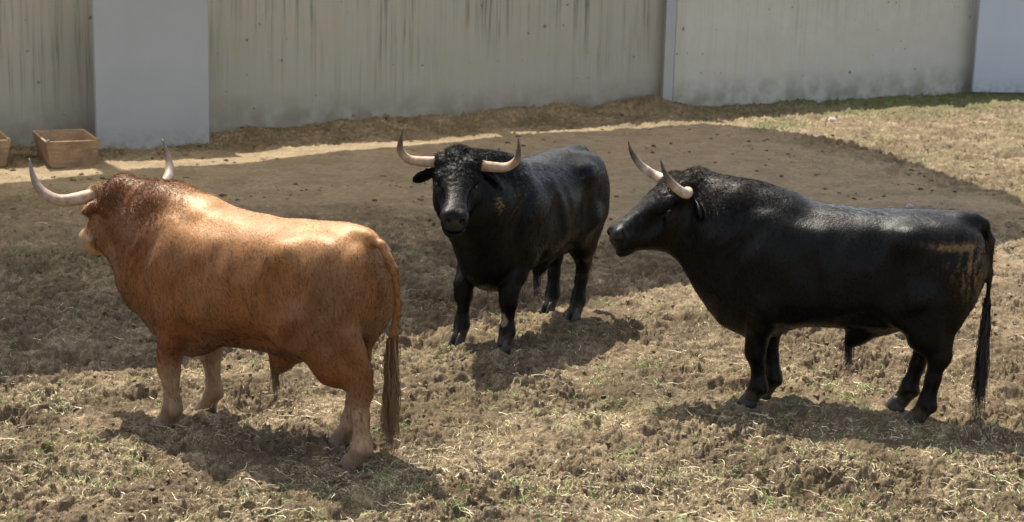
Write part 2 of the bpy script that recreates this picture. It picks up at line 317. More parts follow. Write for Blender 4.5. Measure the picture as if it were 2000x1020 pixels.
# ------------------------------------------------------------------ implicit surface toolkit for the bulls
def catmull(xs, pts, q):
    xs = np.asarray(xs, float); pts = np.asarray(pts, float)
    d = np.gradient(pts, xs, axis=0)
    i = np.clip(np.searchsorted(xs, q)-1, 0, len(xs)-2); h = xs[i+1]-xs[i]; t = np.clip((q-xs[i])/h, 0, 1)
    t2, t3 = t*t, t*t*t
    e = lambda a: a[..., None]
    return e(2*t3-3*t2+1)*pts[i]+e((t3-2*t2+t)*h)*d[i]+e(-2*t3+3*t2)*pts[i+1]+e((t3-t2)*h)*d[i+1]
class Field:
    def __init__(s, lo, hi, h):
        s.lo = np.array(lo, float); s.h = h; s.n = np.ceil((np.array(hi)-s.lo)/h).astype(int)+1
        s.F = np.full(s.n, 1.0, dtype=np.float32); s.ax = [s.lo[i]+h*np.arange(s.n[i]) for i in range(3)]
    def sub(s, lo, hi, m):
        a = np.clip(((np.array(lo)-m-s.lo)/s.h).astype(int), 0, s.n); b = np.clip(((np.array(hi)+m-s.lo)/s.h).astype(int)+2, 0, s.n)
        sl = tuple(slice(i, j) for i, j in zip(a, b)); X, Y, Z = np.meshgrid(*[s.ax[i][sl[i]] for i in range(3)], indexing='ij', sparse=True)
        return sl, X.astype(np.float32), Y.astype(np.float32), Z.astype(np.float32)
    def union(s, sl, d, k):
        f = s.F[sl]; g = np.maximum(k-np.abs(f-d), 0)/k; s.F[sl] = np.minimum(f, d)-g*g*k*.25
    def cut(s, sl, d, k):
        f = s.F[sl]; e = -d; g = np.maximum(k-np.abs(f-e), 0)/k; s.F[sl] = np.maximum(f, e)+g*g*k*.25
    def cone(s, a, b, ra, rb, k=.05, sc=(1, 1, 1)):
        a, b = np.array(a, float), np.array(b, float); sc = np.array(sc, float); r = max(ra, rb)
        sl, X, Y, Z = s.sub(np.minimum(a, b)-r*1.5, np.maximum(a, b)+r*1.5, k+.02)
        aa, bb = a/sc, b/sc; d = bb-aa; L2 = float(d@d)+1e-9
        px, py, pz = X/sc[0]-aa[0], Y/sc[1]-aa[1], Z/sc[2]-aa[2]
        t = np.clip((px*d[0]+py*d[1]+pz*d[2])/L2, 0, 1)
        q = np.sqrt((px-t*d[0])**2+(py-t*d[1])**2+(pz-t*d[2])**2)-(ra+(rb-ra)*t)
        s.union(sl, (q*min(sc)).astype(np.float32), k)
    def chain(s, pts, rs, k=.04, sc=(1, 1, 1)):
        for i in range(len(pts)-1): s.cone(pts[i], pts[i+1], rs[i], rs[i+1], k if i else k, sc)
    def ell(s, c, r, k=.06, M=None, cut=False):
        c = np.array(c, float); r = np.array(r, float); m = r.max()
        sl, X, Y, Z = s.sub(c-m, c+m, k+.02); x, y, z = X-c[0], Y-c[1], Z-c[2]
        if M is not None:
            M = np.array(M)[:3, :3]; x, y, z = (M[0, i]*x+M[1, i]*y+M[2, i]*z for i in range(3))
        k0 = np.sqrt((x/r[0])**2+(y/r[1])**2+(z/r[2])**2)+1e-6; k1 = np.sqrt((x/r[0]**2)**2+(y/r[1]**2)**2+(z/r[2]**2)**2)+1e-6
        d = (k0*(k0-1)/k1).astype(np.float32)
        (s.cut if cut else s.union)(sl, d, k)
    def loft(s, st, k=.06, n=2.3, O=None, M=None, bound=None):
        st = np.array(st, float)   # x, ztop, zbot, w, zc(frac of widest)
        if O is None:
            sl, X, Y, Z = s.sub((st[0, 0], -st[:, 3].max(), st[:, 2].min()), (st[-1, 0], st[:, 3].max(), st[:, 1].max()), k+.04)
            x, y, z = X, Y, Z
        else:
            O = np.array(O); sl, X, Y, Z = s.sub(O-bound, O+bound, .02); M = np.array(M)[:3, :3]; a, b, c = X-O[0], Y-O[1], Z-O[2]
            x, y, z = (M[0, i]*a+M[1, i]*b+M[2, i]*c for i in range(3))
        P = catmull(st[:, 0], st[:, 1:], np.clip(x, st[0, 0], st[-1, 0]))
        top, bot, w, zc = P[..., 0], P[..., 1], np.maximum(P[..., 2], .012), P[..., 3]
        mid = bot+(top-bot)*zc; hh = np.where(z > mid, top-mid, mid-bot); hh = np.maximum(hh, .012)
        rho = ((np.abs(y)/w)**n+(np.abs(z-mid)/hh)**n+1e-9)**(1/n)
        d = (rho-1)*np.minimum(w, hh); d = np.where(d > 0, d*.9, d)
        ex = np.maximum(np.maximum(st[0, 0]-x, x-st[-1, 0]), 0); d = np.where(ex > 0, np.sqrt(np.maximum(d, 0)**2+ex**2), d)
        s.union(sl, d.astype(np.float32), k)
    def mesh(s):
        F = s.F; ins = F < 0; n = s.n
        cell = np.zeros(tuple(n-1), dtype=np.float32); acc = np.zeros(tuple(n-1)+(3,), dtype=np.float32)
        edges = []
        for ax in range(3):
            o = [0, 0, 0]; o[ax] = 1
            A = F[tuple(slice(0, n[i]-o[i]) for i in range(3))]; B = F[tuple(slice(o[i], n[i]) for i in range(3))]
            cr = (A < 0) != (B < 0); t = np.where(cr, A/np.where(cr, A-B, 1), 0)
            idx = np.argwhere(cr); tt = t[cr]; pos = idx.astype(np.float32); pos[:, ax] += tt
            u, v = [(1, 2), (0, 2), (0, 1)][ax]
            cl = []
            for du, dv in ((0, 0), (1, 0), (1, 1), (0, 1)):
                c = idx.copy(); c[:, u] -= du; c[:, v] -= dv; cl.append(c)
            ok = np.all([(c >= 0).all(1) & (c < n-1).all(1) for c in cl], axis=0)
            for c in cl:
                c_ = c[ok]; np.add.at(cell, tuple(c_.T), 1); np.add.at(acc, tuple(c_.T), pos[ok])
            edges.append((ax, [c[ok] for c in cl], (A[cr] < 0)[ok]))
        act = np.argwhere(cell > 0); ids = np.full(tuple(n-1), -1, dtype=np.int64); ids[tuple(act.T)] = np.arange(len(act))
        V = acc[tuple(act.T)]/cell[tuple(act.T)][:, None]
        Q = []
        for ax, cl, sg in edges:
            q = np.stack([ids[tuple(c.T)] for c in cl], -1)
            flip = sg if ax != 1 else ~sg
            q = np.where(flip[:, None], q, q[:, ::-1]); Q.append(q)
        Q = np.concatenate(Q); V = V*s.h+s.lo
        # keep the largest connected piece, relax slightly
        e = np.concatenate([Q[:, [0, 1]], Q[:, [1, 2]], Q[:, [2, 3]], Q[:, [3, 0]]])
        lab = np.arange(len(V))
        for _ in range(400):
            m = np.minimum(lab[e[:, 0]], lab[e[:, 1]]); old = lab.copy()
            np.minimum.at(lab, e[:, 0], m); np.minimum.at(lab, e[:, 1], m); lab = lab[lab]; 
            if (old == lab).all(): break
        big = np.bincount(lab).argmax(); keep = lab == big
        mp = np.cumsum(keep)-1; Q = mp[Q[keep[Q[:, 0]]]]; V = V[keep]
        e = np.concatenate([Q[:, [0, 1]], Q[:, [1, 2]], Q[:, [2, 3]], Q[:, [3, 0]]]); e = np.concatenate([e, e[:, ::-1]])
        deg = np.bincount(e[:, 0], minlength=len(V))[:, None]
        for lam in (.5, .5, -.3, .4):
            L = np.stack([np.bincount(e[:, 0], weights=V[e[:, 1], i], minlength=len(V)) for i in range(3)], -1)/deg-V
            V = V+lam*L
        return V, Q
def vnormals(V, Q):
    n = np.cross(V[Q[:, 2]]-V[Q[:, 0]], V[Q[:, 3]]-V[Q[:, 1]]); N = np.zeros_like(V)
    for i in range(4): np.add.at(N, Q[:, i], n)
    return N/(np.linalg.norm(N, axis=1, keepdims=True)+1e-12)
def tube(path, radii, seg=20, sub=6):
    P = catmull(np.arange(len(path)), np.c_[np.array(path, float), np.array(radii, float)], np.linspace(0, len(path)-1, (len(path)-1)*sub+1))
    pts, rad = P[:, :3], P[:, 3]; V = []; F = []
    T = np.gradient(pts, axis=0); T /= np.linalg.norm(T, axis=1, keepdims=True)
    u = np.cross(T[0], (0.3, .2, 1)); u /= np.linalg.norm(u)
    for i in range(len(pts)):
        u = u-T[i]*(u@T[i]); u /= np.linalg.norm(u); v = np.cross(T[i], u)
        for j in range(seg):
            a = 2*math.pi*j/seg; V.append(pts[i]+max(rad[i], .0005)*(math.cos(a)*u+math.sin(a)*v))
    for i in range(len(pts)-1):
        for j in range(seg):
            F.append((i*seg+j, i*seg+(j+1) % seg, (i+1)*seg+(j+1) % seg, (i+1)*seg+j))
    F.append(tuple(range(seg))[::-1]); b = (len(pts)-1)*seg; F.append(tuple(range(b, b+seg)))
    return V, F, len(pts)

def coat_mat(name, rough, spec, sheen, hair_amp, coat_tint=(1, 1, 1), vary=.25, stint=(1, 1, 1)):
    N = NT(name); c = N.attr('coat'); p = N.coord()
    h1 = N.noise(N.coord((120, 120, 22)), 1, 3, .6, .4); h2 = N.noise(N.coord((34, 34, 9)), 1, 3, .6, .8); h3 = N.noise(p, 7, 4, .55)
    c = N.mix(N.ramp(h1, [(.35, vary), (.65, 0)]), c, (0, 0, 0), 'MIX')
    c = N.mix(N.ramp(h2, [(.35, vary*.8), (.6, 0)]), c, (0, 0, 0), 'MIX')
    bp = N.bump(h2, .5*hair_amp, .006); bp = N.bump(h1, .8*hair_amp, .0025, bp)
    at = N.n('ShaderNodeAttribute'); at.attribute_name = 'coat'
    rr = N.math('ADD', N.math('MULTIPLY', h3, .18), rough-.09)
    N.set(Base_Color=c, Roughness=rr, Specular_IOR_Level=spec, Normal=bp, Sheen_Weight=sheen, Sheen_Roughness=.45)
    N.b.inputs['Specular Tint'].default_value = (*stint, 1)
    N.b.inputs['Sheen Tint'].default_value = (*coat_tint, 1)
    return N.m
TAN_M = coat_mat('tawny_coat', .43, .38, .03, 1.0, (1, .85, .65), .30, (1, .72, .45))
BLK_M = coat_mat('black_coat', .37, .13, .0, 1.05, (.8, .9, 1), .4, (1, .95, .88))
def horn_mat():
    N = NT('horn_keratin'); c = N.attr('coat'); n = N.noise(N.coord((9, 9, 9)), 2.5, 5, .65, .5); n2 = N.noise(N.coord(), 60, 3)
    c = N.mix(N.ramp(n, [(.42, 0), (.62, .55)]), c, (.17, .085, .04)); N.set(Base_Color=c, Roughness=.52, Specular_IOR_Level=.35, Normal=N.bump(n2, .4, .002)); return N.m
HORN_M = horn_mat()
def simple(name, c, r, spec=.5, n=None):
    N = NT(name); t = N.noise(N.coord(), n or 30, 4, .6); N.set(Base_Color=N.mix(N.ramp(t, [(.35, 0), (.65, 1)]), c, tuple(v*.55 for v in c)), Roughness=r, Specular_IOR_Level=spec, Normal=N.bump(t, .4, .003)); return N.m
EYE_M = simple('dark_eye', (.012, .008, .006), .08, .6)
HOOF_B = simple('dark_hoof', (.035, .03, .028), .55); HOOF_T = simple('muddy_hoof', (.20, .14, .10), .7)
HAIR_B = simple('black_hair', (.012, .010, .009), .5, .4, 200); HAIR_T = simple('brown_hair', (.20, .115, .055), .55, .4, 200)
MANE_B = simple('black_mane', (.016, .014, .013), .42, .5, 120); MANE_T = simple('tawny_mane', (.26, .115, .05), .45, .5, 120)

def strands(name, roots, dirs, lens, width, mat, parent, curl=.02, segs=5, droop=.0, seed=0, col=None, nrm=None):
    """tapered hair ribbons with a twist, as one mesh"""
    r = np.random.default_rng(seed); n = len(roots); roots = np.asarray(roots, float); dirs = np.asarray(dirs, float)
    dirs /= np.linalg.norm(dirs, axis=1, keepdims=True)+1e-9; lens = np.asarray(lens, float)
    side = np.cross(dirs, r.normal(size=(n, 3))); side /= np.linalg.norm(side, axis=1, keepdims=True)+1e-9
    up = np.cross(side, dirs); ph = r.random(n)*6.28; fr = .6+r.random(n)*1.2; V = np.zeros((n, segs+1, 2, 3))
    for i in range(segs+1):
        t = i/segs; ctr = roots+dirs*(lens*t)[:, None]+np.array((0, 0, -1))*(droop*t*t*lens)[:, None]
        ctr = ctr+side*(curl*t*np.sin(ph+t*6.28*fr))[:, None]+up*(curl*t*np.cos(ph*1.7+t*6.28*fr))[:, None]
        w = width*(1-t*.85)
        V[:, i, 0] = ctr-side*w/2; V[:, i, 1] = ctr+side*w/2
    V = V.reshape(-1, 3); b = (np.arange(n)*(segs+1)*2)[:, None]+(np.arange(segs)*2)[None, :]; b = b.ravel()
    F = np.stack([b, b+1, b+3, b+2], -1)
    if col is not None: col = np.repeat(col, (segs+1)*2, axis=0)
    o = mesh_obj(name, V, F, mat, parent, col=col)
    if nrm is not None:
        nn = nrm+r.normal(size=(n, 3))*.09; nn /= np.linalg.norm(nn, axis=1, keepdims=True); o.data.normals_split_custom_set_from_vertices(np.repeat(nn, (segs+1)*2, axis=0).tolist())
    return o

def bull(name, label, group, loc, heading, P):
    root = empty(name, (loc[0], loc[1], 0), R(heading)); tag(root, label, 'bull', group); dz = P.get('dz', .05)
    def lift(v):                # longer cannons and forearms
        v = np.array(v, float); v[:, 2] += dz*sstep(.12, .60, v[:, 2]); return v
    S = P.get('h', .0095); f = Field((-1.25, -.75, -.06), (2.1, .75, 1.75), S)
    W = P.get('wide', 1.0)
    st = [(-.97, 1.10, .96, .05, .5), (-.93, 1.24, .84, .15, .5), (-.84, 1.335, .72, .235, .52), (-.68, 1.375, .66, .29, .55), (-.48, 1.385, .68, .315, .55), (-.25, 1.37, .635, .345, .48),
          (.0, 1.365, .575, .365, .45), (.22, 1.385, .55, .36, .45), (.40, 1.405, .50, .33, .45), (.56, 1.385, .47, .285, .45), (.70, 1.33, .48, .225, .42), (.80, 1.12, .54, .15, .42), (.86, .90, .64, .05, .5)]
    lw = P.get('low', .04); st = [(x, a, b-(lw if -.5 < x < .6 else 0), w*W, z) for x, a, b, w, z in st]
    f.loft(st, .05, 2.25)
    # head frame
    Hp = np.array(P['poll'], float); az, pt, rl = P['head']
    M = (Matrix.Rotation(R(az), 3, 'Z') @ Matrix.Rotation(R(-pt), 3, 'Y') @ Matrix.Rotation(R(rl), 3, 'X'))
    Mn = np.array(M); H = lambda x, y, z: Hp+Mn @ np.array((x, y, z), float)
    # neck
    hump = P.get('hump', 1.0)
    f.ell((.64, 0, 1.275), (.36, .155, .185*hump), .14)
    f.chain([(.42, 0, 1.19), (.74, 0, 1.285-P.get('cz', 0)), H(-.10, 0, -.13)], [.20, .19, .14], .10)
    f.chain([(.50, 0, 1.05), (.76, 0, 1.10), H(.0, 0, -.24)], [.29, .26, .165], .10)
    th = P.get('throat', 1.0); f.chain([(.58, 0, .82), (.70*th, 0, .88), H(.20, 0, -.31)], [.25, .215*th, .115*th], .10)
    f.cone((.50, 0, .62), (.72, 0, .64), .17, .12, .10, (1, .7, 1))     # brisket
    # head
    jw = P.get('jaw', 1.0)
    hs = [(-.11, -.06, -.28, .07, .5), (-.06, .0, -.34, .12, .55), (.02, .03, -.39, .148, .64), (.12, .038, -.42*jw, .158, .70), (.22, .024, -.435*jw, .144, .70), (.32, .006, -.385*jw, .118, .66), (.42, -.005, -.305*jw, .100, .58), (.50, -.010, -.252*jw, .100, .54), (.575, -.022, -.225*jw, .096, .5), (.622, -.07, -.18*jw, .05, .5)]
    f.loft(hs, .05, 2.5, Hp, M, .82)
    for s in (-1, 1):
        f.ell(H(.02, s*.115, -.015), (.07, .065, .055), .05, M)        # horn boss
        f.ell(H(.155, s*.135, -.045), (.055, .032, .034), .03, M)      # brow
        f.ell(H(.20, s*.148, -.10), (.045, .03, .03), .02, M, cut=True)
        f.ell(H(.15, s*.10, -.22), (.13, .06, .11), .05, M)            # cheek
        f.ell(H(.565, s*.060, -.06), (.055, .042, .042), .03, M)       # nostril wing
        f.ell(H(.612, s*.052, -.065), (.03, .018, .024), .012, M, cut=True)
        f.ell(H(.34, s*.105, -.11), (.10, .022, .06), .04, M, cut=True)
        # ear: a flattened leaf shape held out sideways under the horn
        ea = R(s*(90-P.get('ear', 8))); d = Mn @ np.array((math.cos(ea), math.sin(ea), -.10)); d[2] -= .30; d /= np.linalg.norm(d)
        e0 = H(.0, s*.14, -.11); nrm = Mn @ np.array((1, 0, .25)); nrm -= d*(nrm@d); nrm /= np.linalg.norm(nrm); bt = np.cross(nrm, d)
        E = np.stack([d, bt, nrm], 1); ec = e0+d*.10
        es = P.get('es', 1.0); ec = e0+d*.10*es; f.ell(ec, (.125*es, .055*es, .022), .025, E); f.cone(e0-d*.03, e0+d*.04, .035, .03, .03)
        f.ell(ec+d*.015+nrm*.026, (.085*es, .036*es, .019), .010, E, cut=True)
    f.ell(H(.575, 0, -.205*jw), (.06, .066, .03), .03, M)
    f.ell(H(.60, 0, -.168), (.08, .10, .007), .012, M, cut=True)       # mouth line
    # shoulders and fore legs
    hooves = []
    for s, (hx, hy) in zip((1, -1), P['fore']):
        f.ell((.44, s*.215*W, .98), (.20, .115, .33), .09, Matrix.Rotation(R(12), 3, 'Y'))
        f.ell((.40, s*.235*W, .74), (.15, .085, .14), .07)
        e = np.array((.45, s*.195*W, .72)); h = np.array((hx, hy, .0)); kn = np.array((hx*.75+.46*.25+.015, hy*.75+s*.2*.25, .405)); fe = np.array((hx-.02, hy, .145))
        up = e+(kn-e)*.5
        f.chain([e, up, kn+(0, 0, .04), kn+(.006, 0, -.045), kn+(fe-kn)*.45, fe+(0, 0, .03), fe], [.140, .098, .074, .068, .047, .052, .062], .028)
        f.ell(kn+np.array((.018, 0, 0)), (.052, .055, .065), .03)
        f.chain([fe, h+(.025, 0, .06)], [.060, .058], .02); f.ell(fe+(-.045, 0, -.025), (.022, .035, .025), .02)
        hooves.append((hx, hy))
    # hind quarters
    for s, (hx, hy) in zip((1, -1), P['hind']):
        f.ell((-.66, s*.175*W, 1.0), (.27, .145, .33), .09, Matrix.Rotation(R(-10), 3, 'Y'))
        f.ell((-.48, s*.225*W, .82), (.17, .10, .21), .08)
        f.ell((-.45, s*.265*W, 1.225), (.07, .05, .06), .13)          # hip bone
        f.ell((-.86, s*.12, 1.20), (.07, .06, .07), .08)               # pin bone
        sf = np.array((-.52, s*.205*W, .76)); h = np.array((hx, hy, 0.)); hk = np.array((hx*.8-.7*.2-.065, hy*.8+s*.19*.2, .445)); fe = np.array((hx-.035, hy, .15))
        f.chain([sf+(-.06, 0, .05), sf+(hk-sf)*.55, hk+(.02, 0, .06), hk], [.195, .122, .072, .060], .05, (1, .80, 1))
        f.chain([(-.76, s*.17*W, .85), hk+(-.03, 0, .12), hk+(-.045, 0, .015)], [.16, .048, .034], .035, (1, .8, 1))
        f.ell(hk+(-.02, 0, .01), (.068, .050, .075), .025)
        f.chain([hk, hk+(fe-hk)*.45, fe+(0, 0, .03), fe], [.060, .049, .053, .064], .028)
        f.chain([fe, h+(.02, 0, .06)], [.060, .058], .02); f.ell(fe+(-.045, 0, -.02), (.022, .035, .025), .02)
        hooves.append((hx, hy))
    # flank fold, sheath
    f.ell((-.27, 0, .655-lw), (.30, .20, .08), .08)
    sx = P.get('sheath', 0)
    f.chain([(-.38+sx, 0, .63-lw), (-.22+sx, 0, .53-lw), (-.17+sx, 0, .47-lw)], [.09, .058, .032], .07)
    f.chain([(-.62, 0, .74), (-.56, 0, .62)], [.10, .08], .06)
    # hollows
    for s in (-1, 1):
        f.ell((-.25, s*.405*W, 1.20), (.09, .06, .085), .13, cut=True)
        f.ell((.14, s*.27*W, 1.37), (.15, .06, .05), .10, cut=True)
        f.ell((.66, s*.36*W, 1.02), (.045, .07, .22), .09, Matrix.Rotation(R(-28), 3, 'Y'), cut=True)
        f.ell((-.56, s*.37*W, .70), (.14, .05, .05), .08, Matrix.Rotation(R(40), 3, 'Y'), cut=True)
        f.ell((.19, s*.42*W, 1.12), (.05, .07, .28), .10, Matrix.Rotation(R(10), 3, 'Y'), cut=True)
        f.ell((-.38, s*.415*W, .96), (.07, .07, .18), .10, cut=True)
        f.ell((.27, s*.33*W, .60), (.07, .06, .09), .06, cut=True)
    # tail
    tp = P['tail']; f.ell((-.79, 0, 1.335), (.15, .06, .055), .07)
    f.chain(tp, np.linspace(.034, .017, len(tp)), .025)
    # folds of skin, veins and uneven flesh
    sl, X, Y, Z = f.sub(f.lo, f.lo+f.n*f.h, 0)
    g = f.F; a = P.get('fold', 1.0)
    nk = np.exp(-((X-.80)/.24)**2)*sstep(.75, 1.0, Z)
    g += (a*.0022*np.sin(X*70+Z*22+4.2*np.sin(Z*8+X*7)+2.5*np.sin(Z*19-X*11)+1.5*np.sin(Y*13))*nk*(.6+.6*np.sin(Z*13+X*17))).astype(np.float32)
    hx_, hy_, hz_ = (X-Hp[0]), (Y-Hp[1]), (Z-Hp[2]); l0 = Mn[0, 0]*hx_+Mn[1, 0]*hy_+Mn[2, 0]*hz_; l1 = Mn[0, 1]*hx_+Mn[1, 1]*hy_+Mn[2, 1]*hz_; l2 = Mn[0, 2]*hx_+Mn[1, 2]*hy_+Mn[2, 2]*hz_
    fc = sstep(.45, .1, l0)*sstep(-.2, -.1, l0)*sstep(-.14, -.05, l2)*(l2 < .2)
    g += (.0045*np.sin(l0*70+3*np.sin(l1*41+1))*np.sin(l1*78+3*np.sin(l0*33))*fc).astype(np.float32)
    rb = np.exp(-((X-.02)/.26)**2)*np.exp(-((Z-1.02)/.22)**2)
    g += (.0030*np.sin(X*46+(1.3-Z)*9)*rb).astype(np.float32)
    g += (.006*np.sin(X*9.3+2*np.sin(Z*5.1))*np.sin(Z*8.1+1.3*np.sin(X*6.3)+Y*4)+.0025*np.sin(X*23+Z*9)*np.sin(Z*21+Y*17)).astype(np.float32)*(sstep(.5, .7, Z))
    V, Q = f.mesh(); Nn = vnormals(V, Q)
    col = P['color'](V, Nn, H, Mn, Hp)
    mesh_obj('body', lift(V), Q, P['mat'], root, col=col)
    # horns
    for s, pts in zip((1, -1), P['horns']):
        path = [H(x, s*y, z) for x, y, z in pts]; L = len(path); hw = .93; rad = list(hw*np.interp(np.linspace(0, 1, L), [0, .25, .6, .85, 1], [.046, .041, .031, .016, .003])*P.get('hornw', 1))
        hv, hf, nr = tube(path, rad, 20, 7); t = np.repeat(np.linspace(0, 1, nr), 20)[:, None]
        base, mid, tip = (np.array(c)[None] for c in P['horncol'])
        c = np.where(t < .55, base+(mid-base)*sstep(0.1, .55, t), mid+(tip-mid)*sstep(.48, .80, t))
        hv = np.array(hv); ctr = np.repeat(hv.reshape(nr, 20, 3).mean(1), 20, 0); ri = 1+.030*np.sin(t*95+1.5*np.sin(t*31))*sstep(.55, .2, t)+.02*perlin(hv[:, :1]*40, hv[:, 2:]*40, 33); hv = ctr+(hv-ctr)*ri
        c = c*(1+.25*perlin(t*14+s*3, hv[:, 1:2]*25, 35))
        mesh_obj('horn', lift(hv), hf, HORN_M, root, col=c)
    # eyes
    for s in (1, -1):
        hv, hf = [], []
        for i in range(9):
            for j in range(14):
                a, b = math.pi*i/8, 2*math.pi*j/14; hv.append(H(.19+.024*math.sin(a)*math.cos(b), s*(.138+.018*math.cos(a)), -.088+.019*math.sin(a)*math.sin(b)))
        for i in range(8):
            for j in range(14): hf.append((i*14+j, i*14+(j+1) % 14, (i+1)*14+(j+1) % 14, (i+1)*14+j))
        mesh_obj('eye', lift(hv), hf, EYE_M, root)
    # cloven hooves
    for (hx, hy) in hooves:
        hv, hf = [], []
        for sd in (-1, 1):
            b0 = len(hv); ring = 16
            for (z, sc, fx) in ((-.03, 1.08, .03), (.02, 1.0, .022), (.075, .80, .0), (.10, .70, -.008)):
                for j in range(ring):
                    a = 2*math.pi*j/ring; x = math.cos(a); y = math.sin(a)
                    toe = .078 if x > 0 else .055
                    hv.append((hx+.02+fx+x*toe*sc, hy+sd*.029+y*.029*sc*(1-.35*max(x, 0)), z))
            for k in range(3):
                for j in range(ring): hf.append((b0+k*ring+j, b0+k*ring+(j+1) % ring, b0+(k+1)*ring+(j+1) % ring, b0+(k+1)*ring+j))
            hf.append(tuple(b0+3*ring+j for j in range(ring))); hf.append(tuple(b0+j for j in range(ring))[::-1])
        mesh_obj('hoof', hv, hf, P['hoof'], root)
    # tail tuft: long drooping locks from the lower tail
    r = np.random.default_rng(5); n = 900; tp = np.array(tp, float); k = r.random(n)**.8
    q = np.clip((len(tp)-1)*(1-.22*k), 0, len(tp)-1); roots = catmull(np.arange(len(tp)), tp, q)+r.normal(size=(n, 3))*(.011, .016, .02)
    lk = np.round(r.random(n)*11)/11; tw = P['tuft']
    dirs = np.array((0, 0, -1.))+np.stack([(lk-.5)*.10, np.sin(lk*37)*.06, 0*lk], -1)+r.normal(size=(n, 3))*.018
    ln = tw*(.45+.55*np.abs(np.sin(lk*23+1)))*(.75+.35*r.random(n))
    strands('tail_tuft', lift(roots), dirs, ln, .0062, P['hair'], root, .022, 9, .1, 3)
    n = 130; roots = np.array((-.168+sx, 0, .475-lw))+r.normal(size=(n, 3))*(.014, .014, .012)
    strands('sheath_hair', lift(roots), np.array((-.02, 0, -1))+r.normal(size=(n, 3))*.08, .10+.15*r.random(n), .004, P['hair2'], root, .012, 5, 0, 4)
    # rough hair: over the crest of neck and poll, and short fuzz breaking the outline along the back
    A = V[Q]; area = np.linalg.norm(np.cross(A[:, 2]-A[:, 0], A[:, 3]-A[:, 1]), axis=1); cen = A.mean(1); nn = Nn[Q[:, 0]]
    lp = (cen-Hp) @ Mn
    crest = sstep(.35, .60, cen[:, 0])*sstep(1.20, 1.42, cen[:, 2])*(lp[:, 0] < .02)
    pol = sstep(.26, .02, lp[:, 0])*sstep(-.10, -.02, lp[:, 2])*(lp[:, 0] > -.16)*(np.abs(lp[:, 1]) < .15)
    cfaces = P['color'](cen, nn, H, Mn, Hp)
    def scatter(nm, wgt, n, l0, l1, wid, curl, rise, mat, seed):
        r = np.random.default_rng(seed); p = area*wgt; p = p/p.sum(); i = r.choice(len(cen), n, p=p)
        a, b = r.random((2, n, 1)); c = (A[i, 0]*(1-a)+A[i, 1]*a)*(1-b)+(A[i, 3]*(1-a)+A[i, 2]*a)*b
        wv = np.stack([perlin(c[:, 0]*4, c[:, 2]*4, 90), 0*c[:, 0], perlin(c[:, 0]*4, c[:, 2]*4, 93)], -1)*.9; comb = np.array((-.55, 0, -.85))+wv+r.normal(size=(n, 3))*.25; N_ = nn[i]; comb -= N_*(comb*N_).sum(1, keepdims=True); comb /= np.linalg.norm(comb, axis=1, keepdims=True)+1e-6
        d = comb+N_*(rise+.08*r.random((n, 1))); tone = (.62+.8*r.random((n, 1))**1.3)
        strands(nm, lift(c-N_*.002), d, l0+(l1-l0)*r.random(n), wid, mat, root, curl, 3, .1, seed, col=cfaces[i][:, :3]*tone, nrm=N_ if nm == 'short_hair' else None)
    scatter('mane', crest+pol*1.5+.0001, P.get('nmane', 9000), .02, P.get('lmane', .055), .0026, .014, .14, P['mat'], 11)
    scatter('short_hair', 1.0*(cen[:, 2] > .2)*(lp[:, 0] < .45), P.get('nfur', 100000), .014, .034, .0021, .004, .10, P['mat'], 12)
    return root

def place(k): return (STAND[k][0], STAND[k][1]), STAND[k][2]
def mixc(a, b, t): return a+(np.array(b)[None]-a)*t[:, None]
def nz3(V, s, k=0): return (perlin(V[:, 0]*s+V[:, 1]*s*.7, V[:, 2]*s-V[:, 1]*s*.7, 70+k)+perlin(V[:, 2]*s*.9+3, V[:, 0]*s*.9+V[:, 1]*s, 71+k))*.7
def col_tawny(V, Nn, H, Mn, Hp):
    lp = (V-Hp) @ Mn; n = nz3(V, 3); n2 = nz3(V, 9, 3)
    c = np.tile(np.array((.21, .082, .028)), (len(V), 1))
    c = mixc(c, (.45, .225, .092), sstep(1.10, 1.40, V[:, 2]+.05*n)*sstep(.75, .3, V[:, 0]))      # sun highlight along the back put into the coat colour
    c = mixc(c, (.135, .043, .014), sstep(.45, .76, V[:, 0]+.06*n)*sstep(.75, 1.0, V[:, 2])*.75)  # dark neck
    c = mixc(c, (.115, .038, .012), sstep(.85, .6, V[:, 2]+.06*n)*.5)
    c = mixc(c, (.145, .078, .042), np.exp(-((V[:, 0]+.80)/.20)**2-((V[:, 2]-.98)/.26)**2)*.75)
    c = mixc(c, (.10, .034, .012), sstep(.1, .9, n)*.35)
    leg = sstep(.50, .30, V[:, 2]+.04*n2); c = mixc(c, (.37, .235, .145), leg*.85)
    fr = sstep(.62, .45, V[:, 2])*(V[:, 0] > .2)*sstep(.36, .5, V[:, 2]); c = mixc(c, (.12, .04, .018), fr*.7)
    hd = sstep(-.06, .06, lp[:, 0])*(np.linalg.norm(V-Hp, axis=1) < .75)*sstep(.85, 1.0, V[:, 0])
    c = mixc(c, (.24, .11, .045), hd*.8); c = mixc(c, (.38, .24, .13), hd*sstep(.40, .52, lp[:, 0]))
    c = mixc(c, (.12, .06, .04), hd*sstep(.56, .585, lp[:, 0])*.6)
    c = mixc(c, (.46, .29, .14), sstep(-.12, -.05, lp[:, 0])*sstep(-.10, -.02, lp[:, 2])*(np.abs(lp[:, 1]) < .2)*(lp[:, 0] < .2)*.8)
    mud = sstep(.26, .08, V[:, 2]+.10*n2); c = mixc(c, (.17, .12, .08), mud*.8)
    c = c*(1+.22*n[:, None]+.18*n2[:, None]); return np.clip(c, .01, .9)
